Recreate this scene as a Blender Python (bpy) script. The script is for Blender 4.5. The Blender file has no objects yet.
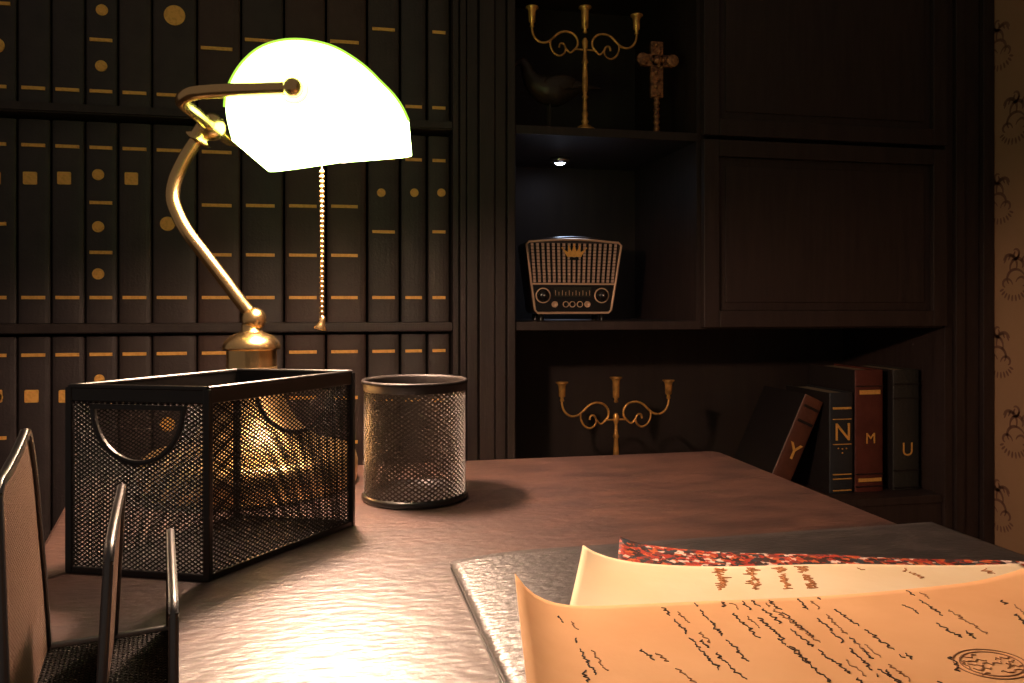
import bpy, math, random
from mathutils import Vector, Matrix
random.seed(7)
PI = math.pi
SC = bpy.context.scene
COL = SC.collection
YAW = math.radians(11.4)
F = 780.0
CAMZ = 0.92
HOR = 305.0

# ------------------------------------------------------------------ camera
cd = bpy.data.cameras.new('camera'); cam = bpy.data.objects.new('camera', cd); COL.objects.link(cam)
cam.location = (0, 0, CAMZ); cam.rotation_euler = (PI/2, 0, -YAW)
cd.sensor_width = 36; cd.lens = 36*F/1024
cd.shift_y = -(341.5-HOR)/1024.0
cd.clip_start = 0.01
SC.camera = cam
# ------------------------------------------------------------------ world, exposure
w = bpy.data.worlds.new('room_dark'); SC.world = w; w.use_nodes = True
w.node_tree.nodes['Background'].inputs[0].default_value = (1.0, 0.76, 0.62, 1)
w.node_tree.nodes['Background'].inputs[1].default_value = 0.105
SC.view_settings.view_transform = 'Standard'; SC.view_settings.look = 'None'
SC.view_settings.exposure = 0.0; SC.view_settings.gamma = 1.0
SC.view_settings.use_curve_mapping = False
BULB = 1050.0
SHADE_GLOW = 8.0
SPOT_W = 30.0

# ------------------------------------------------------------------ surveying helpers
cy_, sy_ = math.cos(YAW), math.sin(YAW)
def W(l, D, z):            # metres right of / ahead of the tripod -> world
    return Vector((l*cy_ + D*sy_, -l*sy_ + D*cy_, z))
def PD(u, v, D):           # sight line at a distance ahead
    return W((u-512)*D/F, D, CAMZ + (HOR-v)*D/F)
def PX(u, Y): return Y*math.tan(math.atan((u-512)/F)+YAW)
def PY(u, v, Y):
    a = math.atan((u-512)/F); D = Y*math.cos(a)/math.cos(a+YAW)
    return PD(u, v, D)
def PZ(u, v, z):
    return PD(u, v, (CAMZ-z)*F/(v-HOR))
Z = Vector((0, 0, 1))

# ------------------------------------------------------------------ materials
def mat(name, col, rough=0.5, metal=0.0, spec=0.5, noise=None, bump=None, emit=None, coat=0, wave=None, stretch=(1,1,1), ior=1.5):
    m = bpy.data.materials.new(name); m.use_nodes = True
    nt = m.node_tree; b = nt.nodes['Principled BSDF']
    b.inputs['Base Color'].default_value = (*col, 1); b.inputs['Roughness'].default_value = rough
    b.inputs['Metallic'].default_value = metal; b.inputs['Specular IOR Level'].default_value = spec
    b.inputs['IOR'].default_value = ior
    if coat: b.inputs['Coat Weight'].default_value = coat; b.inputs['Coat Roughness'].default_value = .15
    tc = nt.nodes.new('ShaderNodeTexCoord'); mp = nt.nodes.new('ShaderNodeMapping')
    mp.inputs['Scale'].default_value = stretch
    nt.links.new(tc.outputs['Object'], mp.inputs[0])
    if noise:
        sc, c2, lo, hi = noise
        n = nt.nodes.new('ShaderNodeTexNoise'); n.inputs['Scale'].default_value = sc; n.inputs['Detail'].default_value = 6
        r = nt.nodes.new('ShaderNodeValToRGB')
        r.color_ramp.elements[0].position = lo; r.color_ramp.elements[1].position = hi
        r.color_ramp.elements[0].color = (*col, 1); r.color_ramp.elements[1].color = (*c2, 1)
        nt.links.new(mp.outputs[0], n.inputs['Vector'])
        nt.links.new(n.outputs['Fac'], r.inputs[0]); nt.links.new(r.outputs[0], b.inputs['Base Color'])
    if bump:
        sc, st = bump
        n = nt.nodes.new('ShaderNodeTexNoise'); n.inputs['Scale'].default_value = sc; n.inputs['Detail'].default_value = 5
        nt.links.new(mp.outputs[0], n.inputs['Vector'])
        bp = nt.nodes.new('ShaderNodeBump'); bp.inputs['Strength'].default_value = st; bp.inputs['Distance'].default_value = .002
        nt.links.new(n.outputs['Fac'], bp.inputs['Height']); nt.links.new(bp.outputs[0], b.inputs['Normal'])
    if emit:
        b.inputs['Emission Color'].default_value = (*emit[0], 1); b.inputs['Emission Strength'].default_value = emit[1]
    return m
M = {}
M['desk'] = mat('desk_wood', (.030,.010,.005), .39, spec=1.0, noise=(22,(.085,.034,.018),.33,.72), bump=(95,.42), stretch=(1,2.2,1), coat=.0, ior=1.95)
M['case'] = mat('dark_stained_wood', (.022,.013,.011), .55, noise=(14,(.036,.022,.018),.3,.7), bump=(40,.2), stretch=(6,6,.6))
M['caseback'] = mat('cabinet_back_wood', (.026,.017,.014), .6, noise=(10,(.036,.025,.019),.3,.7), stretch=(5,5,.6))
M['floor'] = mat('floor_wood', (.05,.028,.016), .45, noise=(6,(.08,.045,.025),.3,.7), stretch=(1,8,1))
M['spine_navy'] = mat('leather_navy', (.030,.022,.022), .55, noise=(30,(.044,.032,.031),.3,.7), bump=(250,.3))
M['spine_brown'] = mat('leather_brown', (.052,.026,.020), .55, noise=(30,(.066,.036,.028),.3,.7), bump=(250,.3))
M['spine_black'] = mat('leather_black', (.036,.024,.022), .55, noise=(30,(.050,.034,.030),.3,.7), bump=(250,.3))
M['page'] = mat('page_edges', (.42,.33,.2), .8, bump=(300,.3), stretch=(1,1,30))
M['gold'] = mat('gilt_foil', (1.0,.54,.13), .5, metal=.2, noise=(220,(.8,.38,.08),.45,.75))
M['goldmetal'] = mat('old_gilded_metal', (1.0,.52,.14), .36, metal=.6, noise=(60,(.35,.16,.05),.45,.68))
M['crossmetal'] = mat('patinated_bronze', (.50,.22,.09), .45, metal=.5, noise=(120,(.12,.05,.03),.4,.65), bump=(180,1.0))
M['birdmetal'] = mat('blackened_bronze', (.05,.035,.028), .42, metal=.3, bump=(90,.5))
M['brass'] = mat('polished_brass', (.95,.66,.30), .25, metal=1, bump=(30,.04))
M['brassbase'] = mat('brushed_brass', (.80,.56,.26), .38, metal=1, bump=(50,.06))
M['black'] = mat('black_enamel', (.012,.011,.010), .3, spec=.6)
M['edge'] = mat('black_enamel_edge', (.012,.010,.009), .36, spec=1.0, ior=1.8)
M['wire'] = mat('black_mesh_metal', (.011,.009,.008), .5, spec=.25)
M['wire_lit'] = mat('lit_black_mesh_metal', (.05,.038,.028), .42, spec=.8)  # cup's copy of the black mesh, lamplight painted in as a paler base
M['wire_sorter'] = mat('lamplit_sorter_mesh_metal', (.24,.15,.10), .45, spec=.8)  # same black mesh for the sorter, its lamplit brown put into the colour
M['porcelain_glow'] = mat('glowing_white_porcelain', (.9,.88,.84), .3, emit=((1,.85,.6), 3.0))  # socket is no lamp; emission paints the bulb's glare onto it
M['felt'] = mat('felt', (.02,.02,.015), .9)
M['leather'] = mat('black_grained_leather', (.014,.010,.008), .42, spec=1.0, noise=(50,(.05,.037,.03),.5,.8), bump=(170,.55), stretch=(1,2,1), ior=1.85)
M['paper_tan'] = mat('aged_tan_paper', (.76,.42,.19), .75, noise=(12,(.86,.52,.26),.35,.7), bump=(70,.25))
M['paper_cream'] = mat('cream_paper', (.82,.66,.40), .75, noise=(14,(.88,.76,.53),.35,.7), bump=(70,.2))
M['ink'] = mat('brown_black_ink', (.035,.018,.010), .7)
M['fadedink'] = mat('faded_ink', (.30,.15,.07), .8)
M['redink'] = mat('red_brown_ink', (.55,.24,.09), .8)
M['radio_case'] = mat('radio_dark_case', (.035,.018,.012), .3, coat=.6)
M['radio_trim'] = mat('radio_tan_trim', (.85,.55,.36), .4, metal=.2)
M['radio_grille'] = mat('radio_grille_cloth', (.62,.40,.30), .6)
M['radio_panel'] = mat('radio_black_panel', (.012,.010,.009), .25)
M['chrome'] = mat('dull_chrome', (.75,.7,.65), .25, metal=1)
M['book_red'] = mat('leather_dark_red', (.13,.030,.018), .5, noise=(30,(.09,.02,.013),.3,.7), bump=(200,.4))
M['book_tan'] = mat('leather_red_brown', (.15,.050,.025), .5, noise=(30,(.10,.034,.02),.3,.7), bump=(200,.4))
M['book_blue'] = mat('leather_blue_black', (.022,.027,.032), .5, bump=(200,.4))
M['book_green'] = mat('leather_olive_black', (.028,.027,.021), .5, bump=(200,.4))
M['board_dark'] = mat('dark_cloth_board', (.014,.010,.009), .6)
M['band_dark'] = mat('dark_raised_band', (.012,.009,.008), .5)
M['wallpaper'] = mat('tan_wallpaper', (.37,.21,.11), .8, noise=(5,(.43,.25,.13),.3,.7), bump=(400,.1))
M['wallprint'] = mat('wallpaper_print', (.21,.10,.06), .8)
M['plaster'] = mat('dark_wall_plaster', (.12,.08,.06), .8, bump=(60,.2))

def emis(name, col, s):
    m = bpy.data.materials.new(name); m.use_nodes = True; nt = m.node_tree
    nt.nodes.clear(); o = nt.nodes.new('ShaderNodeOutputMaterial'); e = nt.nodes.new('ShaderNodeEmission')
    e.inputs[0].default_value = (*col, 1); e.inputs[1].default_value = s
    nt.links.new(e.outputs[0], o.inputs[0]); return m
M['bulb'] = emis('lit_bulb', (1.0,.62,.45), BULB)
M['shade_out'] = mat('lit_green_glass', (.25,.5,.12), .08, emit=((.74,1.0,.36), SHADE_GLOW))
M['shade_in'] = mat('lit_white_glass_lining', (.9,.88,.8), .5, emit=((1,.85,.6), 5.0))
M['shade_rim'] = mat('green_glass_edge', (.1,.4,.05), .1, emit=((.55,1.0,.08), 1.0))
M['led'] = emis('lit_led', (.75,.8,1.0), 30)
def carpet():
    m = mat('woven_persian_pattern', (.3,.05,.02), .6)
    nt = m.node_tree; b = nt.nodes['Principled BSDF']; mp = [n for n in nt.nodes if n.type == 'MAPPING'][0]
    v = nt.nodes.new('ShaderNodeTexVoronoi'); v.inputs['Scale'].default_value = 330; v.distance = 'MANHATTAN'
    nt.links.new(mp.outputs[0], v.inputs['Vector'])
    sx = nt.nodes.new('ShaderNodeSeparateColor'); nt.links.new(v.outputs['Color'], sx.inputs[0])
    r = nt.nodes.new('ShaderNodeValToRGB'); r.color_ramp.interpolation = 'CONSTANT'
    cols = [(0,(.03,.012,.01)),(.28,(.38,.035,.015)),(.5,(.55,.12,.03)),(.64,(.02,.04,.05)),(.8,(.75,.6,.5)),(.9,(.2,.03,.02))]
    r.color_ramp.elements[0].color = (*cols[0][1],1)
    r.color_ramp.elements[1].position = .28; r.color_ramp.elements[1].color = (*cols[1][1],1)
    for p, c in cols[2:]:
        e = r.color_ramp.elements.new(p); e.color = (*c,1)
    nt.links.new(sx.outputs[0], r.inputs[0]); nt.links.new(r.outputs[0], b.inputs['Base Color'])
    return m
M['carpet'] = carpet()

# ------------------------------------------------------------------ mesh builder
class MB:
    def __init__(s): s.v = []; s.f = []; s.m = []; s.sm = []
    def add(s, vs, fs, mi=0, smooth=False):
        k = len(s.v); s.v += [Vector(p) for p in vs]
        for f in fs: s.f.append([k+i for i in f]); s.m.append(mi); s.sm.append(smooth)
    def hexa(s, p, mi=0):          # 8 points: bottom loop, top loop
        s.add(p, [(3,2,1,0),(4,5,6,7),(0,1,5,4),(1,2,6,5),(2,3,7,6),(3,0,4,7)], mi)
    def box(s, a, b, mi=0):
        (x0,y0,z0),(x1,y1,z1) = a, b
        x0,x1=min(x0,x1),max(x0,x1); y0,y1=min(y0,y1),max(y0,y1); z0,z1=min(z0,z1),max(z0,z1)
        s.hexa([(x0,y0,z0),(x1,y0,z0),(x1,y1,z0),(x0,y1,z0),(x0,y0,z1),(x1,y0,z1),(x1,y1,z1),(x0,y1,z1)], mi)
    def bar(s, a, b, w, h, up=Z, mi=0):     # rectangular bar from a to b
        a, b = Vector(a), Vector(b); d = (b-a).normalized()
        n = d.cross(up)
        if n.length < 1e-4: n = d.cross(Vector((1,0,0)))
        n.normalize(); q = n.cross(d).normalized()
        P = []
        for c in (a, b):
            for i, j in ((-1,-1),(1,-1),(1,1),(-1,1)): P.append(c + n*(w/2*i) + q*(h/2*j))
        s.add(P, [(0,1,2,3),(7,6,5,4),(0,4,5,1),(1,5,6,2),(2,6,7,3),(3,7,4,0)], mi)
    def tube(s, pts, r, n=10, mi=0, closed=False, cap=True):
        pts = [Vector(p) for p in pts]; N = len(pts); rr = r if isinstance(r, (list, tuple)) else [r]*N
        ring = []; nprev = None
        for i, p in enumerate(pts):
            if closed: d = pts[(i+1) % N]-pts[i-1]
            else: d = pts[min(i+1, N-1)]-pts[max(i-1, 0)]
            d.normalize()
            if nprev is None:
                nprev = d.orthogonal().normalized()
            nprev = (nprev - d*nprev.dot(d)); nprev.normalize(); b = d.cross(nprev)
            ring.append([p + (nprev*math.cos(2*PI*k/n)+b*math.sin(2*PI*k/n))*rr[i] for k in range(n)])
        vs = [q for R in ring for q in R]; fs = []
        for i in range(N if closed else N-1):
            j = (i+1) % N
            for k in range(n): fs.append((i*n+k, i*n+(k+1)%n, j*n+(k+1)%n, j*n+k))
        s.add(vs, fs, mi, True)
        if not closed and cap:
            s.add(ring[0], [tuple(reversed(range(n)))], mi); s.add(ring[-1], [tuple(range(n))], mi)
    def lathe(s, prof, c, n=48, mi=0, axis=Z, smooth=True):   # prof (r, h)
        c = Vector(c); ax = Vector(axis).normalized(); a = ax.orthogonal().normalized(); b = ax.cross(a)
        vs = []; fs = []
        for r, h in prof:
            for k in range(n):
                t = 2*PI*k/n; vs.append(c + ax*h + (a*math.cos(t)+b*math.sin(t))*max(r, 1e-5))
        for i in range(len(prof)-1):
            for k in range(n): fs.append((i*n+k, i*n+(k+1)%n, (i+1)*n+(k+1)%n, (i+1)*n+k))
        s.add(vs, fs, mi, smooth)
    def sphere(s, c, r, mi=0, sc=(1,1,1), n=16, ax=None):
        c = Vector(c); vs = []; fs = []; m = n//2
        for i in range(m+1):
            for k in range(n):
                th = PI*i/m; ph = 2*PI*k/n
                p = Vector((math.sin(th)*math.cos(ph)*sc[0], math.sin(th)*math.sin(ph)*sc[1], math.cos(th)*sc[2]))*r
                if ax is not None: p = ax @ p
                vs.append(c+p)
        for i in range(m):
            for k in range(n): fs.append((i*n+k, (i+1)*n+k, (i+1)*n+(k+1)%n, i*n+(k+1)%n))
        s.add(vs, fs, mi, True)
    def prism(s, loop, d, mi=0):      # planar loop extruded by vector d
        n = len(loop); L = [Vector(p) for p in loop]; d = Vector(d)
        s.add(L + [p+d for p in L], [tuple(reversed(range(n))), tuple(range(n, 2*n))] + [(i, (i+1)%n, n+(i+1)%n, n+i) for i in range(n)], mi)
    def build(s, name, mats, parent=None, bevel=0, solid=0, fix=True):
        me = bpy.data.meshes.new(name)
        o0 = Vector((0,0,0)); q = parent
        while q is not None: o0 += q.location; q = q.parent
        loc = Vector((0,0,0))
        if parent is None:      # origin at the base centre
            xs = [p.x for p in s.v]; ys = [p.y for p in s.v]; zs = [p.z for p in s.v]
            loc = Vector(((min(xs)+max(xs))/2, (min(ys)+max(ys))/2, min(zs)))
        me.from_pydata([tuple(p-o0-loc) for p in s.v], [], s.f)
        for m in (mats if isinstance(mats, (list, tuple)) else [mats]): me.materials.append(M[m])
        me.polygons.foreach_set('material_index', s.m); me.polygons.foreach_set('use_smooth', s.sm)
        if fix:
            import bmesh
            bm = bmesh.new(); bm.from_mesh(me); bmesh.ops.recalc_face_normals(bm, faces=bm.faces); bm.to_mesh(me); bm.free()
        me.update()
        o = bpy.data.objects.new(name, me); COL.objects.link(o); o.parent = parent; o.location = loc
        if solid:
            md = o.modifiers.new('solid', 'SOLIDIFY'); md.thickness = solid; md.offset = 0
        if bevel:
            md = o.modifiers.new('bevel', 'BEVEL'); md.width = bevel; md.segments = 2; md.limit_method = 'ANGLE'
            md.harden_normals = False
        return o
def tag(o, label=None, cat=None, group=None, kind=None):
    if label: o['label'] = label
    if cat: o['category'] = cat
    if group: o['group'] = group
    if kind: o['kind'] = kind
    return o
def thing(name, loc, label, cat, group=None):
    o = bpy.data.objects.new(name, None); COL.objects.link(o); o.location = loc
    o.empty_display_size = .02
    return tag(o, label, cat, group)
def smooth_path(pts, k=8, closed=False):
    P = [Vector(p) for p in pts]; N = len(P); out = []
    rng = range(N) if closed else range(N-1)
    for i in rng:
        if closed: a, b, c, d = P[i-1], P[i], P[(i+1)%N], P[(i+2)%N]
        else: a, b, c, d = P[max(i-1,0)], P[i], P[i+1], P[min(i+2,N-1)]
        for j in range(k):
            t = j/k
            out.append(.5*((2*b)+(c-a)*t+(2*a-5*b+4*c-d)*t*t+(3*b-a-3*c+d)*t*t*t))
    if not closed: out.append(P[-1])
    return out
def text_mesh(mb, ch, origin, xdir, zdir, size, depth, mi=0, font_bold=0.0):
    cu = bpy.data.curves.new('glyph', 'FONT'); cu.body = ch; cu.size = size; cu.align_x = 'CENTER'; cu.extrude = depth/2
    cu.offset = font_bold
    ob = bpy.data.objects.new('glyph', cu); COL.objects.link(ob)
    dg = bpy.context.evaluated_depsgraph_get(); me = bpy.data.meshes.new_from_object(ob.evaluated_get(dg))
    xdir = Vector(xdir).normalized(); zdir = Vector(zdir).normalized(); nd = xdir.cross(zdir)
    mb.add([Vector(origin)+xdir*v.co.x+zdir*v.co.y+nd*v.co.z for v in me.vertices], [tuple(p.vertices) for p in me.polygons], mi)
    bpy.data.objects.remove(ob); bpy.data.curves.remove(cu); bpy.data.meshes.remove(me)

# expanded-metal mesh on a patch: f(a,b)->point, nrm(a,b)->normal, a,b in metres
def weave(mb, f, nrm, A, B, keep=lambda a, b: True, cw=.0052, ch=.0032, w=.0009, t=.0005, mi=0):
    na = max(1, round(A/cw)); nb = max(1, round(B/ch)); ca = A/na; cb = B/nb
    def seg(a0, b0, a1, b1):
        if not keep((a0+a1)/2, (b0+b1)/2): return
        p, q = f(a0, b0), f(a1, b1); n = nrm((a0+a1)/2, (b0+b1)/2); d = (q-p)
        if d.length < 1e-5: return
        d.normalize(); s_ = d.cross(n).normalized()*(w/2); n = n*(t/2)
        mb.add([p-s_-n, p+s_-n, p+s_+n, p-s_+n, q-s_-n, q+s_-n, q+s_+n, q-s_+n], [(0,4,5,1),(1,5,6,2),(2,6,7,3),(3,7,4,0)], mi)
    for i in range(na):
        for j in range(nb):
            a0, a1, am = i*ca, (i+1)*ca, (i+.5)*ca; b0, b1, bm_ = j*cb, (j+1)*cb, (j+.5)*cb
            seg(am, b0, a0, bm_); seg(a0, bm_, am, b1); seg(am, b1, a1, bm_); seg(a1, bm_, am, b0)

# ================================================================== ROOM
YF = 1.40; YB = 1.74; YS = 1.425        # cabinet front, back panel, book spines
XW = PX(990, YF)
b = MB(); b.box((-2.2,-1.0,-.03),(XW+.1,YB+.1,0)); tag(b.build('floor','floor'), kind='structure')
b = MB(); b.box((-2.2,YB+.03,0),(XW+.1,YB+.1,2.6)); tag(b.build('wall_back','plaster'), kind='structure')
# wallpapered right wall with printed flourishes
b = MB(); b.box((XW,-.9,0),(XW+.08,YB+.03,2.6))
def ribbon(mb, pts2, wd, to3, mi, lift):
    P = [Vector((p[0],p[1],0)) for p in pts2]
    vs = []
    for i, p in enumerate(P):
        d = P[min(i+1,len(P)-1)]-P[max(i-1,0)]; d.normalize(); n = Vector((-d.y,d.x,0))
        k = wd*(.25+.75*math.sin(PI*(i+.5)/len(P)))
        vs += [to3(p+n*k, lift), to3(p-n*k, lift)]
    mb.add(vs, [(2*i,2*i+1,2*i+3,2*i+2) for i in range(len(P)-1)], mi)
def motif(mb, yc, zc, s, flip):
    def to3(p, l): return Vector((XW-l, yc-p.x*s*flip, zc+p.y*s))
    def sp(cx, cy, r0, r1, a0, a1, wd):
        ribbon(mb, [(cx+(r0+(r1-r0)*k/14)*math.cos(a0+(a1-a0)*k/14), cy+(r0+(r1-r0)*k/14)*math.sin(a0+(a1-a0)*k/14)) for k in range(15)], wd, to3, 1, .0004)
    sp(-.3,.35,.5,.2,-.6,2.6,.07); sp(.25,.2,.45,.15,3.6,-.4,.07); sp(0,-.35,.55,.25,.3,3.6,.06)
    sp(-.35,-.5,.3,.1,0,4.2,.055); sp(.4,-.45,.3,.1,3,-1.4,.055); sp(.05,.75,.3,.08,-2,2.2,.05)
    for k in range(9):
        a = -2.8+k*.28; x0, y0 = .5*math.cos(a), -.55+.35*math.sin(a)
        ribbon(mb, [(x0+.2*t*math.cos(a)/4, y0+.25*t*math.sin(a)/4) for t in range(5)], .045, to3, 1, .0004)
    for k in range(5):
        x0 = -.45+.2*k
        ribbon(mb, [(x0+.03*t, .55+.06*t-.1*abs(k-2)) for t in range(5)], .04, to3, 1, .0004)
zs0 = 1.09
for i in range(-6, 9):
    for j in range(0, 7):
        yy = 1.375 - j*.16 - (.035 if i % 2 else 0)
        zz = 1.145 + i*.158 + (0 if j % 2 == 0 else .079)
        motif(b, yy, zz, .052, 1 if i % 2 else -1)
tag(b.build('wall_right', ['wallpaper','wallprint']), kind='structure')

# ================================================================== BOOKCASE (left unit)
S1, S2, S3, S0 = 1.251, .889, .529, 1.613; TB = .016
XL = PX(-61, YS)-.006; XP0 = PX(452, YF); XP1 = PX(515, YF)
bc = thing('bookcase', (-.5, 1.57, 0), 'tall dark wooden bookcase filled with rows of gilt-marked volumes behind the lamp', 'bookcase')
b = MB(); b.box((XL,YB,0),(XP0,YB+.015,2.1)); b.build('back_panel','caseback',bc)
for z in (S0,S1,S2,S3,.169):
    b = MB(); b.box((XL,YF,z-TB),(XP0,YB,z)); b.box((XL,YF-.006,z-TB+.002),(XP0,YF,z-.003)); b.build('shelf','case',bc)
b = MB(); b.box((XL-.03,YF-.01,0),(XL,YB+.015,2.1)); b.build('side_panel','case',bc)
b = MB(); b.box((XL-.05,YF-.03,2.1),(XP0,YB+.015,2.15)); b.build('cornice','case',bc)
b = MB(); b.box((XL,YF,0),(XP0,YF+.02,.15)); b.build('plinth','case',bc)

# ================================================================== CABINET (right unit)
XD0 = PX(699, YF); XD1 = PX(943, YF); XE = XW-.002
cb = thing('display_cabinet', (.6, 1.57, 0), 'dark wooden cabinet with open niches, two closed panel doors and fluted uprights', 'cabinet')
b = MB(); b.box((XP1,YB,0),(XE,YB+.015,2.1)); b.build('back_panel','caseback',cb)
def fluted(name, us, prot):
    b = MB(); xs = [PX(u, YF) for u in us]
    for i in range(len(xs)-1):
        g = .0012
        b.box((xs[i]+g,YF-prot[i],0),(xs[i+1]-g,YF+.03,2.1))
    b.box((xs[0]+.002,YF+.006,0),(xs[-1]-.002,YB+.015,2.1))
    return b.build(name,'case',cb,bevel=.0012)
fluted('upright', [452,459,466,478,494,506,515], [.004,.010,.004,.014,.004,.010])
fluted('upright', [943,952,962,978,989.6], [.004,.010,.004,.014])
b = MB(); b.box((XD0-.004,YF+.002,S2-TB),(XD0+.012,YB,2.1)); b.build('partition','case',cb)
for z, x1 in ((S1,XD0),(S2,XD1),(S3,XD1),(S0,XD0)):
    b = MB(); b.box((XP1,YF+.001,z-TB),(x1,YB,z)); b.build('shelf','case',cb, bevel=.001)
b = MB(); b.box((XP1,YF,2.06),(XE,YB,2.1)); b.box((XP1,YF-.03,2.1),(XE,YB,2.15)); b.build('cornice','case',cb)
b = MB(); b.box((XP1,YF+.004,.0),(XD1,YF+.024,S3-TB)); b.build('lower_panel','case',cb)
def door(z0, z1):
    b = MB(); x0, x1 = XD0+.003, XD1-.003; fw = .032
    b.box((x0,YF-.016,z0),(x0+fw,YF,z1)); b.box((x1-fw,YF-.016,z0),(x1,YF,z1))
    b.box((x0+fw,YF-.016,z0),(x1-fw,YF,z0+fw)); b.box((x0+fw,YF-.016,z1-fw),(x1-fw,YF,z1))
    d = b.build('door','case',cb,bevel=.0015)
    p = MB(); p.box((x0+fw,YF-.006,z0+fw),(x1-fw,YF-.001,z1-fw))
    p.box((x0+fw+.016,YF-.009,z0+fw+.016),(x1-fw-.016,YF-.006,z1-fw-.016)); p.build('door_panel','case',d,bevel=.001)
door(S1-.006, 1.72); door(S2-TB+.004, S1-.014)

# ================================================================== BOOKS on the left
edges = [-60,-22,17,51,85,118,152,197,241,284,326,367,400,427,450.5]
DES = ['circle','square','square','square','circles','square','disc','bands','bands','bands','bands','dot','dot','dot']
def gbar(bk, u0, u1, v, hpx=3.4, name='gold_band'):
    g = MB(); p = PY((u0+u1)/2, v, YS); x0, x1 = PX(u0,YS), PX(u1,YS); h = hpx*1.32/F/2
    g.box((x0,YS-.0046,p.z-h),(x1,YS-.001,p.z+h)); g.build(name,'gold',bk,bevel=.0004)
def gdisc(bk, u, v, r, ring=False):
    g = MB(); p = PY(u, v, YS); R = r*1.32/F
    g.lathe([(0,.0016),(R*.92,.0016),(R,.0008),(R,-.001)], (p.x,YS-.0030,p.z), n=24, axis=(0,-1,0), smooth=False)
    if ring: g.lathe([(R*.42,.0016),(R*.5,.0024),(R*.6,.0016)], (p.x,YS-.0030,p.z), n=20, axis=(0,-1,0)); 
    e = g.build('emblem','gold',bk)
def gsquare(bk, u, v, r=6.3):
    g = MB(); p = PY(u, v, YS); R = r*1.30/F
    loop = [(p.x+sx*R*a, YS-.0046, p.z+sz*R*c) for sx, sz, a, c in ((-1,-1,.86,1),(1,-1,.86,1),(1,-1,1,.86),(1,1,1,.86),(1,1,.86,1),(-1,1,.86,1),(-1,1,1,.86),(-1,-1,1,.86))]
    g.prism(loop, (0,.0024,0)); g.build('emblem','gold',bk)
def vrow(u, va, vb): # straight perspective line of a row: v at u=34 and v at u=440
    return va + (vb-va)*(u-34)/406.0
ORD = ['first','second','third','fourth','fifth','sixth','seventh','eighth','ninth','tenth','eleventh','twelfth','thirteenth','fourteenth']
ROWN = {1:'top', 2:'middle', 3:'bottom'}
def volume(name, x0, x1, z0, h, y0, depth, cm, label, group, cat='book', tilt=None, pivot=None):
    bk = thing(name, ((x0+x1)/2, y0+depth/2, z0), label, cat, group)
    def T(p):
        p = Vector(p)
        if tilt: 
            q = Vector(pivot); p = q + Matrix.Rotation(tilt, 3, 'Y') @ (p-q)
        return p
    c = MB(); th = .0028; n = 8; r = .004; wd = x1-x0
    # rounded spine
    sp = []
    for k in range(n+1):
        a = PI*k/n; sp.append((x0+wd/2-math.cos(a)*wd/2, y0+r-math.sin(a)*r))
    outer = [(x0,y0+depth)]+sp+[(x1,y0+depth)]
    inner = [(x1-th,y0+depth),(x1-th,y0+.008),(x0+th,y0+.008),(x0+th,y0+depth)]
    loop = [T((p[0],p[1],z0)) for p in outer+inner]
    up = T((x0,y0,z0+h))-T((x0,y0,z0))
    L = [Vector(p) for p in loop]; m_ = len(outer); tot = len(loop)
    vs = L+[p+up for p in L]
    fs = [(i,(i+1)%tot,tot+(i+1)%tot,tot+i) for i in range(tot)]
    # end caps as strips: spine part fan + covers
    for base in (0, tot):
        idx = lambda k: base+k
        fs.append((idx(0), idx(1), idx(m_+2), idx(m_+3)))
        fs.append(tuple(idx(k) for k in range(1, m_-1)) + (idx(m_+1), idx(m_+2)))
        fs.append((idx(m_-2), idx(m_-1), idx(m_), idx(m_+1)))
    c.add(vs, fs)
    for fi in (0, m_-2, m_-1, tot-1): c.m[fi] = 1 if cm.startswith('book') else 0
    cov = c.build('cover', [cm,'board_dark'], bk)
    pg = MB(); P = [(x0+th,y0+.009,z0+.004),(x1-th,y0+.009,z0+.004),(x1-th,y0+depth-.004,z0+.004),(x0+th,y0+depth-.004,z0+.004)]
    P += [(p[0],p[1],z0+h-.004) for p in P]; pg.hexa([T(p) for p in P]); pg.build('page_block','page',bk)
    return bk, T
cms = ['spine_brown','spine_navy','spine_navy','spine_navy','spine_navy','spine_black','spine_black','spine_brown','spine_black','spine_brown','spine_brown','spine_black','spine_navy','spine_black']
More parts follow.
